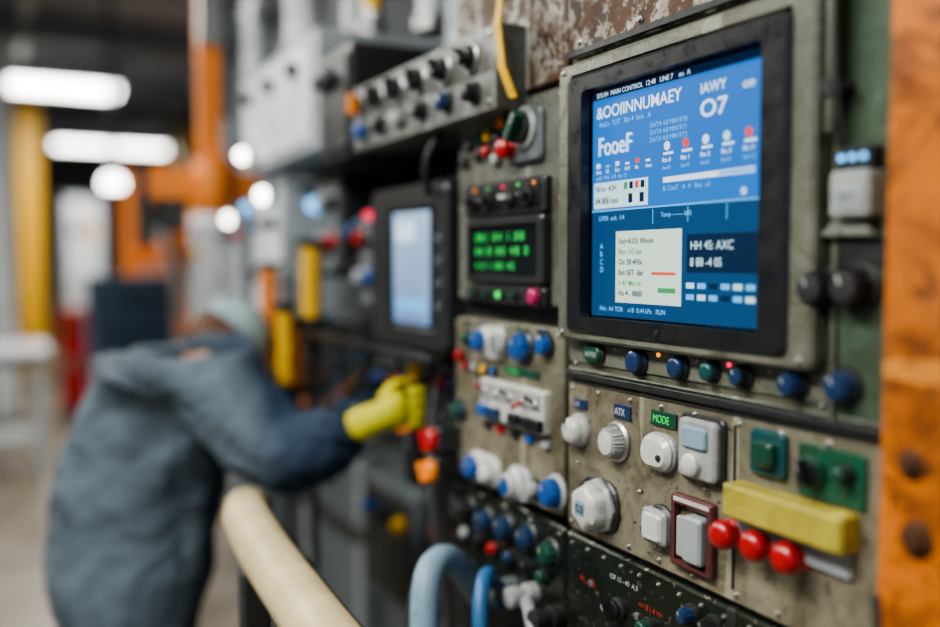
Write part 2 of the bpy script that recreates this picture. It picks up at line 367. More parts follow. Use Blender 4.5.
st('right_text_a','HH 4S: AXC',.62,.710,.048,'scr_cy',.95,.0,5); st('right_text_b','8 88 -4 0S',.62,.775,.048,'scr_cy',.9,.0,5)
for i in range(2):
    for j in range(6): sq('cell_%d_%d'%(i,j),.60+j*.06,.642+j*.06,.84+i*.045,.862+i*.045,('scr_cy','scr_b','scr_d','scr_b')[(i*3+j)%4],4)
st('foot_text','Nio:  A4 TOR    x18  0.44 kPa   RUN',.06,.975,.03,'scr_b')
st('side_text','A\nB\nC\nD',.06,.70,.035,'scr_b')

# ---------------- button rows on the main cabinet
r1=empty('button_row')
b=MB(); b.plate(-.225,.225,-.0155,.0135,0,.003,.006,'frame',.001); b.done('backing_strip',r1,Wf(.84,1.378,.004))
b=MB(); b.plate(-.022,.022,-.013,.013,0,.006,.012,'dsteel',.002); b.plate(-.019,.019,-.0105,.0105,.006,.010,.010,'dgreen',.002); b.done('oval_button',r1,Wf(1.0,1.378,.007))
text('oval_text','AUTO',1.012,1.3745,.0172,.009,'wink',r1)
pushbutton(r1,.908,1.376,.0142,'dblue',.006,.010); pushbutton(r1,.830,1.377,.0125,'dblue',.006,.010)
pushbutton(r1,.776,1.378,.0105,'teal',.006,.010); fluted(r1,.728,1.378,.0120,'black','dblue',.006,.014)
fluted(r1,.655,1.378,.0130,'dblue','dblue',.006,.018); fluted(r1,.595,1.383,.0160,'dblue','dblue',.006,.018)
for i,y in enumerate((.955,.87,.80,.75,.69,.62)):
    b=MB(); b.lathe([(.0028,0),(.0028,.002),(.001,.003)],('steel','lampo','steel','lampr','steel','steel')[i],10); b.done('row_pilot_dot',r1,Wf(y,1.388,.007))

sw=empty('switch_group')
h=.008
label(sw,1.032,1.306,.030,.014,'dblue','XX','wink',h); label(sw,.938,1.309,.034,.018,'dblue','ATX','wink',h)
label(sw,.856,1.312,.046,.018,'dgreen','MODE','led_g',h); 
domeknob(sw,1.034,1.270,.0205,'white','wgrey',h,.020,mark='ink')
fluted(sw,.948,1.269,.0210,'wgrey','white',h,.020,'steel',fl=24)
b=MB(); b.plate(-.030,.030,-.023,.023,0,.008,.022,'wgrey',.003); b.plate(-.028,.028,-.021,.021,.008,.016,.020,'white',.006); b.lathe([(.004,.016),(.004,.018),(.002,.019)],'dsteel',cx=.012,cy=-.004); b.done('oval_paddle_button',sw,Wf(.860,1.272,h))
b=MB(); b.plate(-.036,.036,-.038,.038,0,.006,.008,'dsteel',.002); b.plate(-.031,.031,-.034,.034,.006,.014,.008,'wgrey',.003)
b.plate(-.020,.020,.002,.026,.014,.019,.004,'pblue',.002); b.lathe([(.013,.014),(.013,.020),(.010,.023),(.004,.024)],'white',cx=-.004,cy=-.017); b.done('rocker_switch_housing',sw,Wf(.786,1.289,h))
b=MB(); b.plate(-.024,.024,-.024,.024,0,.008,.006,'teal',.003); b.plate(-.012,.016,-.012,.014,.008,.018,.006,'dgreen',.003); b.done('green_square_button',sw,Wf(.687,1.303,h))
b=MB(); b.plate(-.040,.040,-.022,.030,0,.004,.004,'gplate',.001); b.done('green_plate',sw,Wf(.608,1.292,h))
selector(sw,.628,1.296,.0125,'black',.4,'dgreen',h+.004,hgt=.018); pushbutton(sw,.588,1.302,.008,'dgreen',h+.004)
fluted(sw,1.092,1.170,.0215,'blue','blue',h,.022,'wgrey',fl=20)
b=MB()
b.plate(-.048,.040,-.036,.036,0,.006,.030,'dsteel',.003)
b.lathe([(.037,.004),(.037,.010),(.033,.014)],'wgrey',8)
b.lathe([(.030,.010),(.031,.024),(.028,.031),(.020,.035),(.008,.036)],'white',48,6,.10)
b.plate(-.012,.010,-.010,.010,.0355,.0365,.003,'pblue',.0004)
b.done('hexagonal_selector_knob',sw,Wf(.982,1.178,h))
text('hex_knob_text','G5',.990,1.173,h+.038,.015,'ink',sw)
b=MB(); b.lathe([(.026,0),(.026,.004),(.023,.007)],'dsteel'); b.plate(-.022,.022,-.021,.021,.005,.016,.007,'wgrey',.003); b.plate(-.018,.018,-.017,.017,.016,.020,.006,'white',.003); b.done('square_push_button',sw,Wf(.858,1.183,h))
b=MB(); b.ring((-.036,.034,-.040,.045),(-.028,.026,-.033,.034),0,.010,.004,'purple',hin=.002); b.plate(-.006,.024,-.028,.026,.002,.018,.005,'lgrey',.003); b.plate(-.026,-.009,-.028,.020,.002,.010,.003,'wgrey',.002); b.box(-.030,.030,.037,.042,.010,.0104,'wink'); b.done('framed_rocker_switch',sw,Wf(.797,1.186,h),.0005)
yb=empty('emergency_button_block')
b=MB(); b.plate(-.078,.078,-.014,.022,0,.026,.003,'yellow',.003); b.box(-.076,.072,-.040,-.014,0,.006,'lgrey'); b.done('yellow_cover_block',yb,Wf(.653,1.244,h),.0006)
for y in (.733,.688,.645): mushroom(yb,y,1.208,.0165,'red',h,.028)
lr=empty('lower_knob_row')
h=.010
for y,m_ in ((.800,'dblue'),(.764,'black'),(.72,'dblue')): fluted(lr,y,1.094,.0105,m_,m_,h,.018)
selector(lr,.94,1.052,.012,'black',.6,h0=h); pushbutton(lr,.88,1.050,.010,'dgreen',h); 

sd=empty('door_terminal_device'); h=.008
b=MB(); b.plate(-.020,.024,-.030,.012,0,.022,.004,'wgrey',.003); b.plate(-.014,.018,-.022,-.002,.022,.024,.002,'lgrey',.001)
b.plate(-.018,.022,.014,.034,0,.016,.003,'dsteel',.002)
for i in range(3): b.lathe([(.003,.016),(.003,.018),(.002,.019)],'lampb',cx=-.010+i*.012,cy=.024)
b.done('terminal_body',sd,Wf(.582,1.570,h)); text('terminal_text','1 8 0',.596,1.554,h+.0245,.012,'ink',sd)
tube('terminal_cable',[(X0-.02,.590,1.60),(X0-.04,.596,1.68),(X0-.03,.602,1.78),(X0-.02,.60,1.95)],.0022,'dsteel',sd)
dk=empty('door_rotary_knobs')
fluted(dk,.622,1.474,.0185,'black','rubber',h,.022); fluted(dk,.582,1.476,.0200,'black','rubber',h,.022)
b=MB(); b.plate(-.040,.040,-.010,.016,0,.003,.003,'dsteel',.001); b._add([(-.03,.018,0),(.03,.018,0),(0,.05,0),(-.03,.018,.012),(.03,.018,.012),(0,.05,.006)],[(0,1,2),(3,4,5),(0,1,4,3),(1,2,5,4),(2,0,3,5)],'col'); b.done('knob_legend_plate',dk,Wf(.590,1.506,h))
cd=empty('conduit_pipe'); tube('conduit_tube',[(X0-.022,.606,1.62),(X0-.022,.606,1.7),(X0-.022,.606,1.85),(X0-.022,.604,2.2)],.007,'paint',cd)
for z in (1.66,1.78,1.92):
    b=MB(); b.lathe([(.011,-.008),(.011,.008)],'dsteel'); b.box(-.002,.016,-.014,.014,-.004,.004,'dsteel'); b.done('conduit_clamp',cd,Matrix.Translation((X0-.020,.606,z)),.001)
op=empty('rusty_orange_post')
b=MB(); b.box(X0-.045,X0+.10,.36,.527,0,2.5,'orange'); b.box(X0-.050,X0-.045,.36,.375,0,2.5,'orange'); b.done('post_column',op,None,.006)
M['rustbolt']=plain('rusted_bolt',(.10,.045,.02),.6,.4,.4,120)
for (y,z,r) in ((.496,1.333,.008),(.489,1.272,.010),(.50,1.10,.008)):
    b=MB(); b.lathe([(r*1.6,0),(r*1.6,.002),(r*1.4,.003)],'rustbolt'); b.lathe([(r,.003),(r,.008),(r*.8,.010)],'rustbolt',6,smooth=False); b.done('post_bolt',op,Wf(y,z,.045))
tube('post_cable',[(X0-.06,.515,1.22),(X0-.07,.505,1.19),(X0-.07,.50,1.12),(X0-.06,.50,1.0)],.004,'rubber',op)

# ================================================================== LEFT MODULE COLUMN
mc=empty('switch_module_column')
b=MB(); b.box(X0+.015,1.2,1.076,1.43,0,2.32,'dsteel'); b.done('column_body',mc,None,.004)
b=MB(); b.plate(-.165,.165,-.155,.155,-.015,.006,.008,'col',.003)
for a in (-.155,.155):
    for z in (-.145,0,.145): bolt(b,a,z,.006,.003)
b.done('upper_module_plate',mc,Wf(1.245,1.590))
b=MB(); b.plate(-.17,.17,-.02,.42,-.015,.004,.006,'top',.002)
for z in (0,.1,.2): bolt(b,.155,z,.004,.003)
b.done('rusty_top_plate',mc,Wf(1.250,1.775))
b=MB(); b.plate(-.17,.17,-.135,.135,-.015,.008,.012,'lower',.004)
for a in (-.16,-.05,.06,.16): bolt(b,a,.125,.008,.003); bolt(b,a,-.125,.008,.003)
for a,z in ((-.09,.03),(.02,.05),(.10,-.08),(-.03,-.09),(.13,.04),(-.13,-.05)): bolt(b,a,z,.008,.002)
b.done('lower_module_plate',mc,Wf(1.250,1.270))
b=MB(); b.plate(-.172,.172,-.14,.012,-.015,.004,.006,'dark',.003)
for a in (-.16,-.08,.0,.08,.16): bolt(b,a,.002,.004,.003)
b.done('base_module_plate',mc,Wf(1.250,1.108))
es=empty('rotary_selector_unit'); h=.006
b=MB(); b.plate(-.050,.050,-.042,.038,0,.010,.012,'mgrey',.004); b.done('unit_plate',es,Wf(1.180,1.688,h))
selector(es,1.170,1.697,.024,'dgreen',-.7,'wgrey',h+.010,'dsteel',.026); mushroom(es,1.215,1.670,.016,'red',h+.010,.020)
for y,z,m_ in ((1.295,1.70,'yplas'),(1.30,1.675,'red'),(1.265,1.69,'black'),(1.325,1.70,'teal'),(1.33,1.672,'dsteel'),(1.27,1.66,'wgrey'),(1.36,1.69,'black'),(1.25,1.715,'oranget'),(1.38,1.665,'dsteel')): pushbutton(es,y,z,.009,m_,h,.008)
br=empty('toggle_strip')
b=MB(); b.plate(-.125,.125,-.028,.026,0,.014,.006,'dsteel',.004); b.plate(-.115,.115,-.019,.018,.014,.016,.004,'black',.001); b.done('strip_housing',br,Wf(1.238,1.598,h))
for y,m_ in ((1.326,'black'),(1.274,'dsteel'),(1.205,'wgrey'),(1.152,'black')): selector(br,y,1.597,.0125,m_,.3+y,h0=h+.016,hgt=.014)
for i,m_ in enumerate(('lampo','lampg','lampr','lampg','lampo')):
    b=MB(); b.lathe([(.0022,0),(.0022,.002),(.001,.003)],m_,10); b.done('indicator_led',br,Wf(1.135+i*.046,1.614,h+.016))
dd=empty('green_digital_display')
b=MB(); b.ring((-.120,.120,-.052,.052),(-.106,.106,-.040,.040),0,.018,.008,'dsteel',hin=.010,ch=.004); b.plate(-.107,.107,-.041,.041,0,.011,.002,'scr_k',.0005)
b.done('display_bezel',dd,Wf(1.232,1.517,h))
for k,(s,z,sz) in enumerate((('881 84 1.88',1.532,.019),('84.B 80 48 0',1.510,.019),('4-0 1.88 4E',1.488,.016))): text('digits_row_%d'%k,s,1.326,z,h+.0122,sz,'led_g',dd,xs=1.25,sp=1.35)
b=MB(); b.plate(-.120,.120,-.014,.014,0,.014,.006,'dsteel',.003); b.done('indicator_strip',dd,Wf(1.232,1.449,h))
pushbutton(dd,1.130,1.449,.0125,'pink',h+.012,.010); 
for y in (1.32,1.28,1.235,1.19): pushbutton(dd,y,1.449,.006,'dgreen' if y!=1.235 else 'lampg',h+.014,.005)
ck=empty('blue_knob_cluster'); h=.008
b=MB(); b.plate(-.045,.040,-.028,.026,0,.008,.022,'white',.004); b.done('white_knob_base',ck,Wf(1.280,1.371,h))
fluted(ck,1.305,1.372,.018,'blue','blue',h+.006,.018,'white'); selector(ck,1.252,1.370,.014,'wgrey',.2,'wgrey',h+.006,'lgrey',hgt=.016)
fluted(ck,1.183,1.371,.0215,'blue','blue',h,.020,'dsteel'); pushbutton(ck,1.117,1.379,.0135,'blue',h,.014)
for i in range(5): label(ck,1.37-i*.06,1.398,.030,.006,('dgreen','dblue','wgrey','dgreen','dblue')[i],None,h0=h)
pushbutton(ck,1.365,1.372,.011,'dgreen',h,.01); pushbutton(ck,1.39,1.34,.009,'red',h,.01)
label(ck,1.19,1.332,.10,.012,'dgreen','12 4A OUT','led_g',h); 
for i in range(4): pushbutton(ck,1.37-i*.032,1.325,.007,('red','wgrey','yplas','blue')[i],h,.007)
sb=empty('toggle_switch_box')
b=MB(); b.plate(-.098,.098,-.030,.034,0,.012,.006,'white',.003); b.plate(-.090,.090,.006,.030,.012,.015,.003,'wgrey',.001); b.done('switch_box_body',sb,Wf(1.210,1.278,h))
for i,y in enumerate((1.285,1.245,1.205,1.165,1.13)):
    b=MB(); b.lathe([(.007,0),(.007,.003),(.005,.005)],'steel',6,smooth=False); b.lathe([(.003,.004),(.0025,.016),(.004,.022),(.002,.024)],('red','wgrey','dsteel','red','black')[i],12,T=Matrix.Rotation(.5*(1 if i%2 else -1),4,'X')); b.done('toggle_lever',sb,Wf(y,1.294,h+.014))
for i,(y,m_) in enumerate(((1.29,'blue'),(1.25,'dblue'),(1.19,'black'),(1.15,'black'),(1.125,'black'))):
    b=MB(); b.plate(-.013,.013,-.009,.009,0,.010,.003,m_,.002); b.done('rocker',sb,Wf(y,1.262,h+.012))
for i in range(5): 
    b=MB(); b.plate(-.010,.010,-.006,.006,0,.006,.002,('dsteel','red','black','blue','wgrey')[i],.001); b.done('terminal_lug',sb,Wf(1.30-i*.045,1.235,h))
kk=empty('blue_white_knob_row')
b=MB(); b.plate(-.052,.050,-.026,.026,0,.008,.024,'white',.004); b.done('white_oval_base',kk,Wf(1.305,1.160,h))
fluted(kk,1.332,1.160,.021,'blue','blue',h+.006,.018,'white'); domeknob(kk,1.282,1.158,.017,'white','wgrey',h+.006,.016)
b=MB(); b.plate(-.032,.036,-.027,.027,0,.008,.022,'lgrey',.004); b.done('grey_oval_base',kk,Wf(1.195,1.160,h))
fluted(kk,1.202,1.158,.020,'white','blue',h+.006,.020,'white',fl=16); pushbutton(kk,1.148,1.163,.012,'wgrey',h,.012)
for y,z,m_ in ((1.305,1.075,'dblue'),(1.240,1.080,'dblue'),(1.170,1.083,'dblue'),(1.108,1.076,'dgreen'),(1.37,1.078,'black')): fluted(kk,y,z,.0185,m_,m_,.004,.020)
for i in range(6): pushbutton(kk,1.38-i*.05,1.035,.010,('wgrey','black','red','dblue','black','dgreen')[i],.004,.010)
fluted(kk,1.395,1.245,.016,'teal','dgreen',h,.018)
cb=empty('cable_bundle')
for i in range(6):
    y=1.445+i*.012; z=1.02+i*.03
    tube('cable_%d'%i,[(X0+.03,y,z+.25),(X0-.0,y+.02,z+.16),(X0-.02-.004*i,y+.03,z),(X0+.01,y,z-.25),(X0+.03,y,z-.5)],.004,('rubber','rubber','rubber','rubber','mgrey','rubber')[i],cb)

sbx=empty('selector_switch_console'); XB=.655
M['cgrey']=worn('console_grey',(.20,.22,.225),(.07,.06,.05),.62,.4,10,.1)
b=MB(); b.box(-.30,.30,-.062,.062,-.054,0,'cgrey'); b.box(-.30,.07,-.062,.062,-.16,-.054,'mgrey')
for a in (-.28,.28): bolt(b,a,.05,0,.004); bolt(b,a,-.05,0,.004)
b.done('console_box',sbx,Wf(1.49,1.788,0,0,XB),.006)
for i in range(6):
    y=1.74-i*.095
    selector(sbx,y,1.812,.020,('oranget','black','black','black','black','black')[i],.2*i,'steel',0,'black',.028,x0=XB)
    pushbutton(sbx,y-.01,1.757,.014,('blue','black','wgrey','black','dblue','black')[i],0,.018,x0=XB)
ys=empty('yellow_strap')
b=MB()
pts=[(.705,1.150,2.20),(.670,1.152,2.08),(.650,1.158,1.93),(.646,1.172,1.84),(.650,1.166,1.78),(.660,1.150,1.735)]
for i in range(len(pts)-1):
    p,q=Vector(pts[i]),Vector(pts[i+1]); w_=Vector((0,.009,0)); n=Vector((.003,0,0))
    b._add([p-w_,p+w_,q+w_,q-w_,p-w_+n,p+w_+n,q+w_+n,q-w_+n],[(0,1,2,3),(4,7,6,5),(0,4,5,1),(2,6,7,3),(1,5,6,2),(0,3,7,4)],'yplas')
b.done('strap_band',ys)
# ================================================================== SECOND MONITOR
m2=empty('small_operator_monitor'); XM=.69
b=MB(); b.ring((-.18,.18,-.155,.155),(-.085,.135,-.118,.112),-.04,0,.02,'dsteel',hin=-.010,ch=.007); b.plate(-.178,.178,-.153,.153,-.06,-.038,.018,'dsteel',.003)
b.plate(-.086,.136,-.119,.113,-.04,-.009,.002,'scr_k',.001); b.plate(-.075,.095,-.108,.104,-.009,-.008,.001,'scr2',.0003)
b.plate(-.060,.030,.050,.085,-.008,-.0075,.001,'scr_w',.0002); b.plate(-.060,.080,-.085,-.060,-.008,-.0075,.001,'scr_b',.0002)
for z in (-.07,-.03,.01,.05): b.lathe([(.008,0),(.008,.003),(.005,.004)],'mgrey',cx=.155,cy=z)
b.done('monitor_casing',m2,Wf(1.615,1.490,0,0,XM),0)
b=MB(); b.box(XM-.03,XM+.0,1.44,2.25,1.315,1.333,'black'); b.box(XM+.06,1.05,1.58,1.64,1.42,1.50,'dsteel'); b.done('support_arm',m2,None,.004)
tube('monitor_cable',[(XM-.01,1.48,1.62),(XM-.04,1.45,1.66),(XM-.03,1.44,1.70),(XM+.0,1.45,1.72)],.007,'rubber',m2)
rh=empty('isolator_handles')
for y,z,m_ in ((1.345,1.193,'red'),(1.350,1.137,'oranget')):
    b=MB(); b.plate(-.022,.022,-.022,.022,-.072,0,.006,'dsteel',.003); b.lathe([(.021,0),(.021,.010),(.017,.014)],m_,30,6,.12); b.taper(-.006,.006,-.019,.019,.012,.026,.001,m_,Matrix.Rotation(.6,4,'Z')); b.done('isolator_handle',rh,Wf(y+.075,z,0,0,.66),.001)

# ================================================================== HOSES at the bottom
hs=empty('hose_assembly')
tube('pale_hose',[(.70,1.32,.94),(.64,1.29,1.03),(.58,1.25,1.050),(.550,1.22,1.015),(.540,1.20,.94),(.545,1.19,.8)],.022,'pblue',hs)
tube('blue_hose',[(.70,1.26,.95),(.66,1.21,1.03),(.625,1.17,1.04),(.60,1.14,1.0),(.595,1.12,.93),(.60,1.12,.8)],.012,'mblue',hs)
tube('black_hose',[(.70,1.38,.98),(.64,1.35,1.03),(.58,1.32,1.0),(.56,1.30,.92),(.57,1.28,.8)],.012,'rubber',hs)
tube('grey_hose',[(.70,1.18,.99),(.67,1.12,1.01),(.65,1.06,.98),(.64,1.03,.9)],.010,'lgrey',hs)
for y,z,m_ in ((1.16,1.000,'wgrey'),(1.09,.990,'dsteel'),(1.22,.99,'mgrey')):
    b=MB(); b.lathe([(.017,0),(.017,.02),(.013,.022),(.013,.034),(.016,.036),(.016,.05),(.010,.054)],m_,24); b.done('hose_connector',hs,Wf(y,z,0))
# ================================================================== CREAM RAIL
cr=empty('padded_guard_rail')
tube('cream_pad',[(.340,.75,1.030),(.340,1.0,1.042),(.342,1.3,1.060),(.350,1.47,1.072),(.372,1.60,1.065),(.40,1.68,1.04)],.040,'cream',cr,10)
tube('yellow_edge',[(.382,.75,1.02),(.382,1.0,1.03),(.386,1.3,1.040),(.398,1.50,1.045),(.422,1.61,1.03),(.445,1.68,1.0)],.011,'yplas',cr,10)
tube('dark_edge',[(.402,.75,1.00),(.402,1.0,1.01),(.408,1.3,1.020),(.423,1.50,1.025),(.446,1.61,1.01),(.466,1.68,.98)],.011,'rubber',cr,10)
b=MB()
for y in (.8,1.4): b.box(.32,.36,y-.02,y+.02,0,1.02,'dsteel'); b.box(.28,.40,y-.06,y+.06,0,.012,'dsteel')
b.done('rail_posts',cr,None,.004)

# ================================================================== RACK further back
mf=empty('equipment_rack')
b=MB(); b.box(1.12,1.20,1.45,4.9,0,2.9,'mgrey')
for y in (1.47,2.05,2.86,3.45,4.2,4.85): b.box(1.06,1.12,y,y+.06,0,2.8,'lgrey')
for z in (.55,1.02,1.30,2.55): b.box(1.052,1.06,1.46,4.9,z,z+.05,'dsteel')
b.done('frame_structure',mf,None,.004)
pp=empty('vertical_pipe_bank')
for y,x,r,z0,m_ in ((1.55,.80,.028,1.90,'silver'),(1.68,.83,.020,1.9,'lgrey'),(1.84,.85,.03,2.0,'silver'),(2.06,.80,.022,2.06,'yplas'),(2.16,.84,.030,2.06,'silver'),(2.32,.84,.022,2.06,'silver'),(2.50,.76,.045,2.06,'silver'),(2.66,.80,.02,2.06,'mblue'),(2.95,.74,.035,2.06,'silver'),(3.25,.70,.03,2.0,'pblue')):
    b=MB(); b.lathe([(r,z0),(r,3.69)],m_,24)
    for z in (z0,z0+.2,z0+.6): b.lathe([(r*1.25,z),(r*1.25,z+.03)],'steel',24)
    b.done('pipe',pp,Matrix.Translation((x,y,0)))
def junction(name,x,y,z,wy,hz,dx,body,knobs,lid='lgrey',lamps=()):
    e=empty(name); b=MB(); a=wy/2; c=hz/2
    b.plate(-a,a,-c,c,-dx,0,.01,body,.004); b.plate(-a*.85,a*.85,-c*.85,c*.85,0,.008,.008,lid,.003)
    for s in (-1,1):
        for q in (-1,1): bolt(b,a*.75*s,c*.75*q,.008,.004)
    b.done('box_body',e,Wf(y,z,0,0,x),0)
    for i,m_ in enumerate(knobs):
        yy=y+a*.6-(i%3)*a*.6; zz=z+c*.45-(i//3)*c*.75
        b=MB(); r=min(.018,a*.22); b.lathe([(r*1.2,0),(r*1.2,.004),(r,.006),(r,.02),(r*.7,.025)],m_,20); b.done('knob',e,Wf(yy,zz,.008,0,x))
    for (yy,zz,r,m_) in lamps:
        b=MB(); b.lathe([(r*1.3,0),(r*1.3,.02),(r*1.1,.024)],'steel',24); b.lathe([(r,.02),(r,.03),(r*.8,.042),(r*.3,.048)],m_,24); b.done('signal_lamp',e,Wf(yy,zz,.008,0,x))
    return e
def J(name,x,y,z,wy,hz,body,knobs,lid='lgrey',lamps=()): return junction(name,x,y,z,wy,hz,1.0515-x,body,knobs,lid,lamps)
J('grey_relay_cabinet',.66,2.42,1.90,.74,.28,'lgrey',['black','dsteel','black'],'silver',((2.62,1.80,.018,'lampw'),))
J('black_fuse_box',.66,1.92,1.84,.20,.24,'black',['black','dsteel'],'dsteel')
J('terminal_box',.76,1.94,1.50,.20,.24,'dsteel',['red','black','wgrey','wgrey','blue','black'],'mgrey',((1.87,1.60,.010,'lampr'),))
J('terminal_box',.78,1.62,1.22,.26,.16,'dsteel',['black','red','blue','black','wgrey','teal'],'mgrey')
J('terminal_box',.82,2.00,1.16,.18,.24,'mgrey',['blue','black','red'],'dsteel')
J('valve_manifold',.76,2.28,1.59,.22,.26,'dsteel',['lampb','wgrey','black','blue','wgrey','red'],'mgrey')
J('valve_manifold',.70,2.66,1.52,.34,.40,'lgrey',['blue','wgrey','black','black','wgrey'],'silver',((2.56,1.685,.020,'lampw'),(2.74,1.66,.016,'lampb')))
J('motor_starter_box',.72,3.20,1.50,.40,.40,'mgrey',['black','blue','red','wgrey'],'lgrey',((3.08,1.64,.018,'lampw'),))
J('motor_starter_box',.74,3.85,1.40,.50,.60,'silver',['black','yplas'],'lgrey')
J('terminal_box',.82,1.62,.88,.28,.26,'dsteel',['red','black','yplas'],'dsteel')
J('terminal_box',.85,2.10,.80,.34,.30,'mgrey',['blue','black','yplas'],'dsteel')
cp=empty('coloured_service_pipes')
for (x,y,z0,z1,r,m_) in ((.70,2.24,1.34,1.56,.024,'yplas'),(.62,2.20,1.18,1.40,.020,'yplas'),(.665,2.25,1.16,1.36,.018,'orange2'),(.65,2.46,1.10,1.5,.022,'orange2')):
    b=MB(); b.lathe([(r,z0),(r,z1)],m_,24); b.lathe([(r*1.4,z0),(r*1.4,z0+.02)],'dsteel',24); b.lathe([(r*1.4,z1-.02),(r*1.4,z1)],'dsteel',24); b.lathe([(r*.5,0),(r*.5,z0)],'dsteel',16); b.done('service_pipe',cp,Matrix.Translation((x,y,0)))
hz=empty('orange_hoist_column'); b=MB()
b.box(.59,.66,3.06,3.13,1.72,3.69,'orange2'); b.box(.43,.78,3.05,3.14,1.70,1.80,'orange2'); b.box(.585,.665,3.04,3.06,2.2,2.4,'steel'); b.box(.46,.54,3.03,3.05,1.60,1.70,'dsteel'); b.lathe([(.05,1.66),(.07,1.70),(.07,1.80),(.05,1.84)],'orange2',20,cx=.625,cy=3.06)
b.box(.40,.44,3.06,3.12,1.55,1.80,'dsteel')
b.done('hoist_column_body',hz,None,.006)
wb=empty('wire_harness')
random.seed(3)
for i in range(38):
    y=1.5+random.random()*1.9; z=1.72-random.random()*.75; x=.72+random.random()*.1; d=.1+random.random()*.3
    tube('wire_%d'%i,[(x+.1,y,z),(x,y+.02,z-.05),(x-.04,y+d*.5,z-.12-random.random()*.1),(x,y+d,z-.05),(x+.12,y+d,z+.02)],.004+random.random()*.004,random.choice(['rubber','rubber','rubber','red','mblue','rubber','lgrey','oranget','rubber']),wb)

# ================================================================== ROOM
b=MB(); b.box(-5,9,-3,24,-.1,0,'floor'); b.done('floor')
b=MB(); b.box(-5,9,-3,24,3.7,3.8,'ceil'); b.done('ceiling')
b=MB(); b.box(-5,9,24,24.2,0,3.7,'wall'); b.done('wall_back')
b=MB(); b.box(-5.2,-5,-3,24,0,3.7,'wall'); b.done('wall_left')
b=MB(); b.box(9,9.2,-3,24,0,3.7,'wall'); b.done('wall_right')
bmx=empty('ceiling_beams')
b=MB()
for y in (3,5,7,9,12,14,18,20,22): b.box(-5,9,y,y+.16,3.45,3.7,'mgrey')
for x in (-1.5,.2,2.2,4.5): b.box(x,x+.10,-3,24,3.58,3.7,'lgrey')
b.done('beam_grid',bmx)
def fixture(x,y,z,lx,ly,power,th=.035):
    e=empty('fluorescent_ceiling_light'); b=MB()
    b.box(x-lx/2,x+lx/2,y-ly/2,y+ly/2,z,z+.06,'lgrey'); b.box(x-lx/2+.02,x+lx/2-.02,y-ly/2+.02,y+ly/2-.02,z-th,z,'glow')
    for s in (-1,1): b.box(x+s*lx*.35-.008,x+s*lx*.35+.008,y-.008,y+.008,z+.06,3.7,'dsteel')
    b.done('fixture_body',e)
    if power:
        l=bpy.data.lights.new('fixture_light','AREA'); l.shape='RECTANGLE'; l.size=lx; l.size_y=ly; l.energy=power; l.color=(1,.97,.92)
        o=bpy.data.objects.new('fixture_light',l); o.location=(x,y,z-th-.02); COL.objects.link(o); o.parent=e
fixture(.58,11.0,3.42,1.30,.45,90,.07); fixture(1.66,16.0,3.38,1.70,.4,90,.06)
fixture(-1.0,1.0,3.1,.5,2.4,100); fixture(-.9,5.0,3.1,.5,2.4,90); fixture(2.8,7.5,3.3,.5,2.4,110)
def column(name,x,y,w,m_,top=3.7):
    e=empty(name); b=MB(); b.box(x-w/2,x+w/2,y-.02,y+.02,0,top,m_); b.box(x-w/2,x-w/2+.03,y-w/2,y+w/2,0,top,m_); b.box(x+w/2-.03,x+w/2,y-w/2,y+w/2,0,top,m_); b.box(x-w*.9,x+w*.9,y-w*.9,y+w*.9,0,.03,'dsteel'); b.done('steel_section',e,None,.004)
column('yellow_steel_column',.36,12.6,.26,'yplas',3.45); column('white_steel_column',.02,9.6,.2,'silver'); column('yellow_steel_column',2.6,14.6,.3,'yplas')
wt=empty('work_table'); b=MB(); b.box(-1.4,.30,6.9,7.7,.86,.90,'silver'); b.box(-1.35,.26,6.95,7.65,.78,.86,'mgrey')
for x in (-1.3,.22):
    for y in (6.98,7.58): b.box(x-.03,x+.03,y-.03,y+.03,0,.8,'lgrey')
b.box(-1.3,.22,7.0,7.6,.25,.28,'lgrey'); b.done('table_structure',wt,None,.004)
M['navy']=plain('navy_enamel',(.012,.03,.06),.5,scale=8)
tcb=empty('navy_tool_cabinet'); b=MB(); b.box(.44,.84,5.2,5.7,.06,1.42,'navy')
for i in range(5): b.box(.46,.82,5.18,5.2,.10+i*.26,.33+i*.26,'navy'); b.box(.56,.72,5.155,5.18,.27+i*.26,.29+i*.26,'dsteel')
for x in (.49,.79):
    for y in (5.25,5.65): b.lathe([(.03,0),(.03,.06)],'rubber',12,cx=x,cy=y)
b.done('cabinet_shell',tcb,None,.005)
oc=empty('orange_industrial_robot')
b=MB(); b.lathe([(.30,0),(.30,.12),(.22,.16),(.20,.9),(.24,1.0)],'orange2',24,cx=1.6,cy=8.2); b.done('robot_base',oc)
tube('robot_lower_arm',[(1.6,8.2,.95),(1.5,8.1,1.4),(1.35,8.0,1.9),(1.25,7.9,2.15)],.11,'orange2',oc); tube('robot_upper_arm',[(1.25,7.9,2.15),(1.5,7.7,2.3),(1.8,7.4,2.2),(2.1,7.1,2.05)],.08,'orange2',oc)
b=MB(); b.lathe([(.13,-.14),(.15,0),(.13,.14)],'orange2',24,T=Matrix.Rotation(math.pi/2,4,'X')); b.done('robot_joint',oc,Matrix.Translation((1.25,7.9,2.15)))
tube('robot_cable',[(1.6,8.0,1.0),(1.25,7.8,1.5),(1.1,7.7,2.1),(1.5,7.6,2.45),(1.9,7.3,2.2)],.03,'rubber',oc)
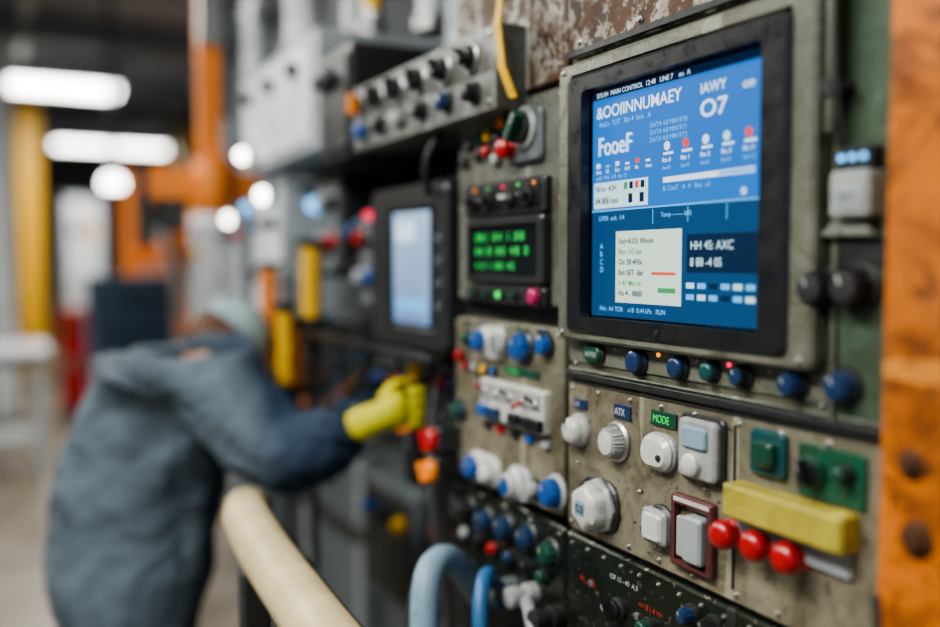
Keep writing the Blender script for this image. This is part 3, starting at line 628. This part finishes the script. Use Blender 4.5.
def cabinet(name,x0,x1,y0,y1,h_,body,door,dots):
    e=empty(name); b=MB(); b.box(x0,x1,y0,y1,.08,h_,body); b.box(x0+.03,x1-.03,y0+.03,y1-.03,0,.08,'dsteel')
    n=2; w_=(x1-x0)/n
    for i in range(n):
        b.box(x0+i*w_+.02,x0+(i+1)*w_-.02,y0-.02,y0,.14,h_-.06,door); b.box(x0+(i+1)*w_-.10,x0+(i+1)*w_-.07,y0-.05,y0-.02,h_*.45,h_*.58,'steel')
    for i,m_ in enumerate(dots): b.box(x0+.08+i*.16,x0+.18+i*.16,y0-.035,y0-.02,h_*.78,h_*.86,m_)
    b.done('cabinet_shell',e,None,.006)
cabinet('white_switchgear_cabinet',.72,1.15,12.2,12.9,2.3,'lgrey','silver',['teal','oranget'])
cabinet('grey_machine_enclosure',1.35,2.3,6.2,6.9,1.55,'lgrey','silver',['blue','red','black','oranget'])
cabinet('red_compressor_unit',.50,.72,9.4,9.9,1.05,'red','red',['black'])
cabinet('blue_machine_enclosure',3.0,4.5,13.2,14.2,2.3,'mblue','mblue',['wgrey','black'])
cabinet('teal_machine_enclosure',1.5,2.3,10.6,11.2,1.9,'teal','lgrey',['wgrey','oranget'])
cabinet('orange_machine_enclosure',1.18,1.45,9.5,10.0,1.7,'orange2','orange2',['wgrey'])
og=empty('orange_gantry'); b=MB()
b.box(.9,4.5,9.0,9.2,2.15,2.32,'orange2'); b.box(1.02,1.12,9.0,9.2,0,2.15,'orange2'); b.box(4.2,4.4,9.0,9.2,0,2.15,'orange2'); b.box(1.9,2.3,8.8,9.0,1.85,2.15,'orange2'); b.done('gantry_frame',og,None,.01)
e=empty('pendant_lamp'); b=MB(); b.lathe([(.075,0),(.09,.05),(.05,.10)],'lampw',24); b.box(-.02,.02,-.02,.02,.10,1.60,'dsteel'); b.done('lamp_lens',e,Matrix.Translation((.84,8.0,2.10)))

# ================================================================== WORKER
wk=empty('factory_worker')
def cloth(name,c,c2=None,split=None):
    m,nt,b=new_mat(name)
    tc=N(nt,'ShaderNodeTexCoord'); no=N(nt,'ShaderNodeTexNoise'); no.inputs['Scale'].default_value=6; no.inputs['Detail'].default_value=5; no.inputs['Distortion'].default_value=.8
    nt.links.new(tc.outputs['Object'],no.inputs['Vector'])
    r=N(nt,'ShaderNodeValToRGB'); e=r.color_ramp.elements; e[0].position=.3;e[1].position=.7
    e[0].color=(c[0]*.75,c[1]*.75,c[2]*.75,1); e[1].color=(c[0]*1.25,c[1]*1.25,c[2]*1.25,1)
    nt.links.new(no.outputs['Fac'],r.inputs['Fac']); out=r.outputs['Color']
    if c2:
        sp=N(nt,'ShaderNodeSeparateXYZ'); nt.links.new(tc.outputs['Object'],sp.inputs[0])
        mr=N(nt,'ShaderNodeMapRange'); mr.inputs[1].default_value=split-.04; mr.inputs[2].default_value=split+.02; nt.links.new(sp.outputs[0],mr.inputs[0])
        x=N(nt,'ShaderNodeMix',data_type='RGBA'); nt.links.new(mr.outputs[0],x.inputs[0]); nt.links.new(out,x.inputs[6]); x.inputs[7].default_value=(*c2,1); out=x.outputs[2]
    nt.links.new(out,b.inputs['Base Color']); b.inputs['Roughness'].default_value=.85
    bp=N(nt,'ShaderNodeBump'); bp.inputs['Strength'].default_value=.8; bp.inputs['Distance'].default_value=.04
    nt.links.new(no.outputs['Fac'],bp.inputs['Height']); nt.links.new(bp.outputs['Normal'],b.inputs['Normal'])
    return m
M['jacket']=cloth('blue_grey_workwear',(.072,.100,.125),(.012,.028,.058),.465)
M['skin']=plain('skin',(.50,.28,.19),.5,0,.08,20,dirt=0); M['hair']=plain('brown_hair',(.10,.045,.022),.7,0,.3,80)
M['glove']=plain('hi_vis_glove',(.60,.56,.02),.6,0,.2,40); M['cap']=plain('pale_cap',(.30,.42,.45),.7,0,.1,30)
M['boot']=plain('boot_leather',(.03,.025,.02),.5)
def skinned(name,verts,edges,rad,mat,parent,root=0,sub=2,disp=0):
    me=bpy.data.meshes.new(name); me.from_pydata(verts,edges,[]); me.materials.append(M[mat])
    o=bpy.data.objects.new(name,me); COL.objects.link(o)
    sk=o.modifiers.new('skin','SKIN'); sk.use_smooth_shade=True
    if not me.skin_vertices:
        bpy.context.view_layer.objects.active=o; bpy.ops.mesh.customdata_skin_add()
    d=me.skin_vertices[0].data
    for i,r in enumerate(rad): d[i].radius=(r if isinstance(r,tuple) else (r,r)); d[i].use_root=(i==root)
    sb_=o.modifiers.new('sub','SUBSURF'); sb_.levels=sub; sb_.render_levels=sub
    if disp:
        sm=o.modifiers.new('smooth','SMOOTH'); sm.factor=.6; sm.iterations=12
        for sc_,st_ in ((.12,disp),(.05,disp*.35)):
            t=bpy.data.textures.new(name+'_folds','CLOUDS'); t.noise_scale=sc_; t.noise_depth=2
            dm=o.modifiers.new('folds','DISPLACE'); dm.texture=t; dm.strength=st_; dm.texture_coords='LOCAL'
    o.parent=parent; return o
HX,HY,HZ=.030,-.022,-.012   # hand offset
V=[(.262,2.18,.84),(.270,2.18,.97),(.300,2.17,1.09),(.345,2.16,1.19),(.390,2.155,1.265),(.44,2.21,1.27),
   (.412,2.00,1.245),(.455,1.885,1.165),(.500,1.81,1.105),(.553,1.72,1.135),(.595,1.652,1.190),
   (.42,2.33,1.22),(.50,2.36,1.12),(.56,2.32,1.03),(.63,2.26,1.04),
   (.225,2.06,.76),(.27,2.06,.44),(.25,2.05,.13),(.24,2.30,.76),(.30,2.31,.44),(.25,2.33,.13)]
E=[(0,1),(1,2),(2,3),(3,4),(4,5),(4,6),(6,7),(7,8),(8,9),(9,10),(4,11),(11,12),(12,13),(13,14),(0,15),(15,16),(16,17),(0,18),(18,19),(19,20)]
Rr=[.215,.205,.195,.185,.155,.07,.110,.098,.090,.078,.056,.095,.075,.065,.042,.155,.12,.075,.155,.12,.075]
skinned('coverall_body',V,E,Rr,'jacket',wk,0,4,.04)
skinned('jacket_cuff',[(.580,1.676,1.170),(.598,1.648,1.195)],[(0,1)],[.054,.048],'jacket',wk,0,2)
for yy in (2.05,2.33): skinned('boot',[(.24,yy,.13),(.245,yy,.055),(.31,yy-.005,.05),(.39,yy-.01,.042)],[(0,1),(1,2),(2,3)],[.06,.055,.05,.04],'boot',wk,0,2)
SCL=.88; PV=Vector((.678,1.634,1.225))
def hv(l): return [tuple(PV+(Vector(p)-PV)*SCL+Vector((HX,HY,HZ))) for p in l]
skinned('glove_palm',hv([(.550,1.692,1.180),(.592,1.638,1.222),(.625,1.618,1.230),(.655,1.608,1.232)]),[(0,1),(1,2),(2,3)],[(.040,.040),(.030,.032),(.022,.040),(.016,.039)],'glove',wk,1,2)
for i,(z,l) in enumerate(((1.268,.95),(1.245,1.05),(1.222,1.0),(1.200,.85))):
    x0,y0=.650,1.606
    skinned('glove_finger_%d'%(i+1),hv([(x0,y0,z),(x0+.036*l,y0-.002,z+.001),(x0+.056*l,y0+.026,z-.001),(x0+.042*l,y0+.050,z-.002),(x0+.022,y0+.052,z-.002)]),[(0,1),(1,2),(2,3),(3,4)],[.0100,.0100,.0092,.0085,.007],'glove',wk,0,2)
skinned('glove_thumb',hv([(.600,1.636,1.248),(.628,1.648,1.276),(.660,1.664,1.284),(.688,1.664,1.276)]),[(0,1),(1,2),(2,3)],[.014,.0118,.0105,.008],'glove',wk,0,2)
lo=Vector((-.01,.06,-.10))
def lv_(l): return [tuple(Vector(p)+lo) for p in l]
skinned('left_glove_palm',lv_([(.635,2.20,1.13),(.67,2.175,1.14),(.70,2.16,1.15)]),[(0,1),(1,2)],[.036,(.022,.04),(.016,.04)],'glove',wk,0,2)
for i in range(4): skinned('left_glove_finger_%d'%(i+1),lv_([(.695,2.16,1.178-i*.022),(.725,2.145,1.182-i*.024),(.74,2.155,1.175-i*.024)]),[(0,1),(1,2)],[.0105,.010,.008],'glove',wk,0,2)
skinned('left_glove_thumb',lv_([(.66,2.17,1.17),(.685,2.15,1.20),(.71,2.15,1.21)]),[(0,1),(1,2)],[.014,.012,.009],'glove',wk,0,2)
lv=empty('hand_lever'); b=MB(); lx_,ly_=.678+HX,1.634+HY
b.lathe([(.0095,1.12),(.0095,1.27)],'rubber',20,cx=lx_,cy=ly_); b.lathe([(.0095,1.27),(.013,1.275),(.013,1.305),(.008,1.31)],'yplas',20,cx=lx_,cy=ly_); b.lathe([(.02,1.08),(.02,1.13)],'dsteel',20,cx=lx_,cy=ly_); b.box(lx_-.01,1.049,ly_-.013,ly_+.013,1.07,1.10,'dsteel'); b.done('lever_bar',lv)
def head(parent,loc,rot):
    bm=bmesh.new(); bmesh.ops.create_uvsphere(bm,u_segments=36,v_segments=28,radius=1)
    for v in bm.verts:   # local: +Y face, Z up
        x,y,z=v.co
        w=.076; d=.098; hh=.118
        if z<0: w*=(1-.28*(-z)**1.3); d*=(1-.12*(-z))
        X,Y,Z=x*w,y*d,z*hh
        if y>0 and z<-.2: Y+=.010*(-z)
        g=math.exp(-((x/.16)**2+((z+.12)/.20)**2))
        if y>0: Y+=.024*g
        for sx in (-.38,.38):
            g=math.exp(-(((x-sx)/.17)**2+((z-.06)/.12)**2))
            if y>0: Y-=.010*g
        g=math.exp(-((x/.30)**2+((z+.47)/.06)**2))
        if y>0: Y+=.005*g
        v.co=(X,Y,Z)
    for f in bm.faces: f.smooth=True
    me=bpy.data.meshes.new('head_skin'); bm.to_mesh(me); bm.free(); me.materials.append(M['skin'])
    W=Matrix.Translation(loc)@rot
    o=bpy.data.objects.new('head_skin',me); COL.objects.link(o); o.matrix_world=W; o.parent=parent
    b=MB()
    for sx in (-1,1):
        b.lathe([(.004,-.011),(.009,-.007),(.011,0),(.009,.007),(.004,.011)],'white',16,T=Matrix.Translation((sx*.029,.082,.007)))
        b.lathe([(.005,0),(.004,.002)],'hair',12,T=Matrix.Translation((sx*.029,.092,.007))@Matrix.Rotation(-math.pi/2,4,'X'))
        b.lathe([(.018,-.006),(.024,0),(.020,.006),(.008,.007)],'skin',18,T=Matrix.Translation((sx*.076,-.005,-.004))@Matrix.Rotation(math.pi/2,4,'Y')@Matrix.Diagonal((1.4,.8,1,1)))
    b.box(-.022,.022,.096,.099,-.058,-.054,'rink'); b.done('face_features',parent,W)
    for nm,sc,zc,m_ in (('hair',1.05,-.45,'hair'),('cap_crown',1.12,.25,'cap')):
        bm=bmesh.new(); bmesh.ops.create_uvsphere(bm,u_segments=32,v_segments=24,radius=1)
        dl=[v for v in bm.verts if (v.co.z<zc if nm=='cap_crown' else (v.co.z<zc or v.co.y>.25))]
        bmesh.ops.delete(bm,geom=dl,context='VERTS')
        for v in bm.verts: v.co=(v.co.x*.078*sc,v.co.y*.100*sc,v.co.z*.118*sc)
        for f in bm.faces: f.smooth=True
        me=bpy.data.meshes.new(nm); bm.to_mesh(me); bm.free(); me.materials.append(M[m_]); o=bpy.data.objects.new(nm,me); COL.objects.link(o); o.matrix_world=W; o.parent=parent
        s_=o.modifiers.new('sol','SOLIDIFY'); s_.thickness=.004
    b=MB(); b.plate(-.065,.065,.07,.155,0,.004,.03,'cap',.001); b.done('cap_brim',parent,W@Matrix.Translation((0,0,.030)))
rot=Matrix.Rotation(math.radians(-90+12),4,'Z')@Matrix.Rotation(math.radians(-48),4,'X')
head(wk,(.495,2.30,1.285),rot)
skinned('neck',[(.43,2.22,1.23),(.462,2.26,1.255),(.490,2.295,1.275)],[(0,1),(1,2)],[.06,.052,.05],'skin',wk,0,2)

# ================================================================== WORLD & LIGHT
w=bpy.data.worlds.new('factory_ambient'); S.world=w; w.use_nodes=True
bg=w.node_tree.nodes['Background']; bg.inputs[0].default_value=(.66,.75,.82,1); bg.inputs[1].default_value=.68
# ================================================================== CAMERA
cam=bpy.data.cameras.new('camera'); co=bpy.data.objects.new('camera',cam); COL.objects.link(co); S.camera=co
cam.sensor_width=36; cam.lens=35.0; co.location=(0,0,1.5)
co.rotation_euler=(math.radians(90-3.25),0,-math.atan(470/914))
cam.clip_start=.02; cam.dof.use_dof=True; cam.dof.focus_distance=1.10; cam.dof.aperture_fstop=.95
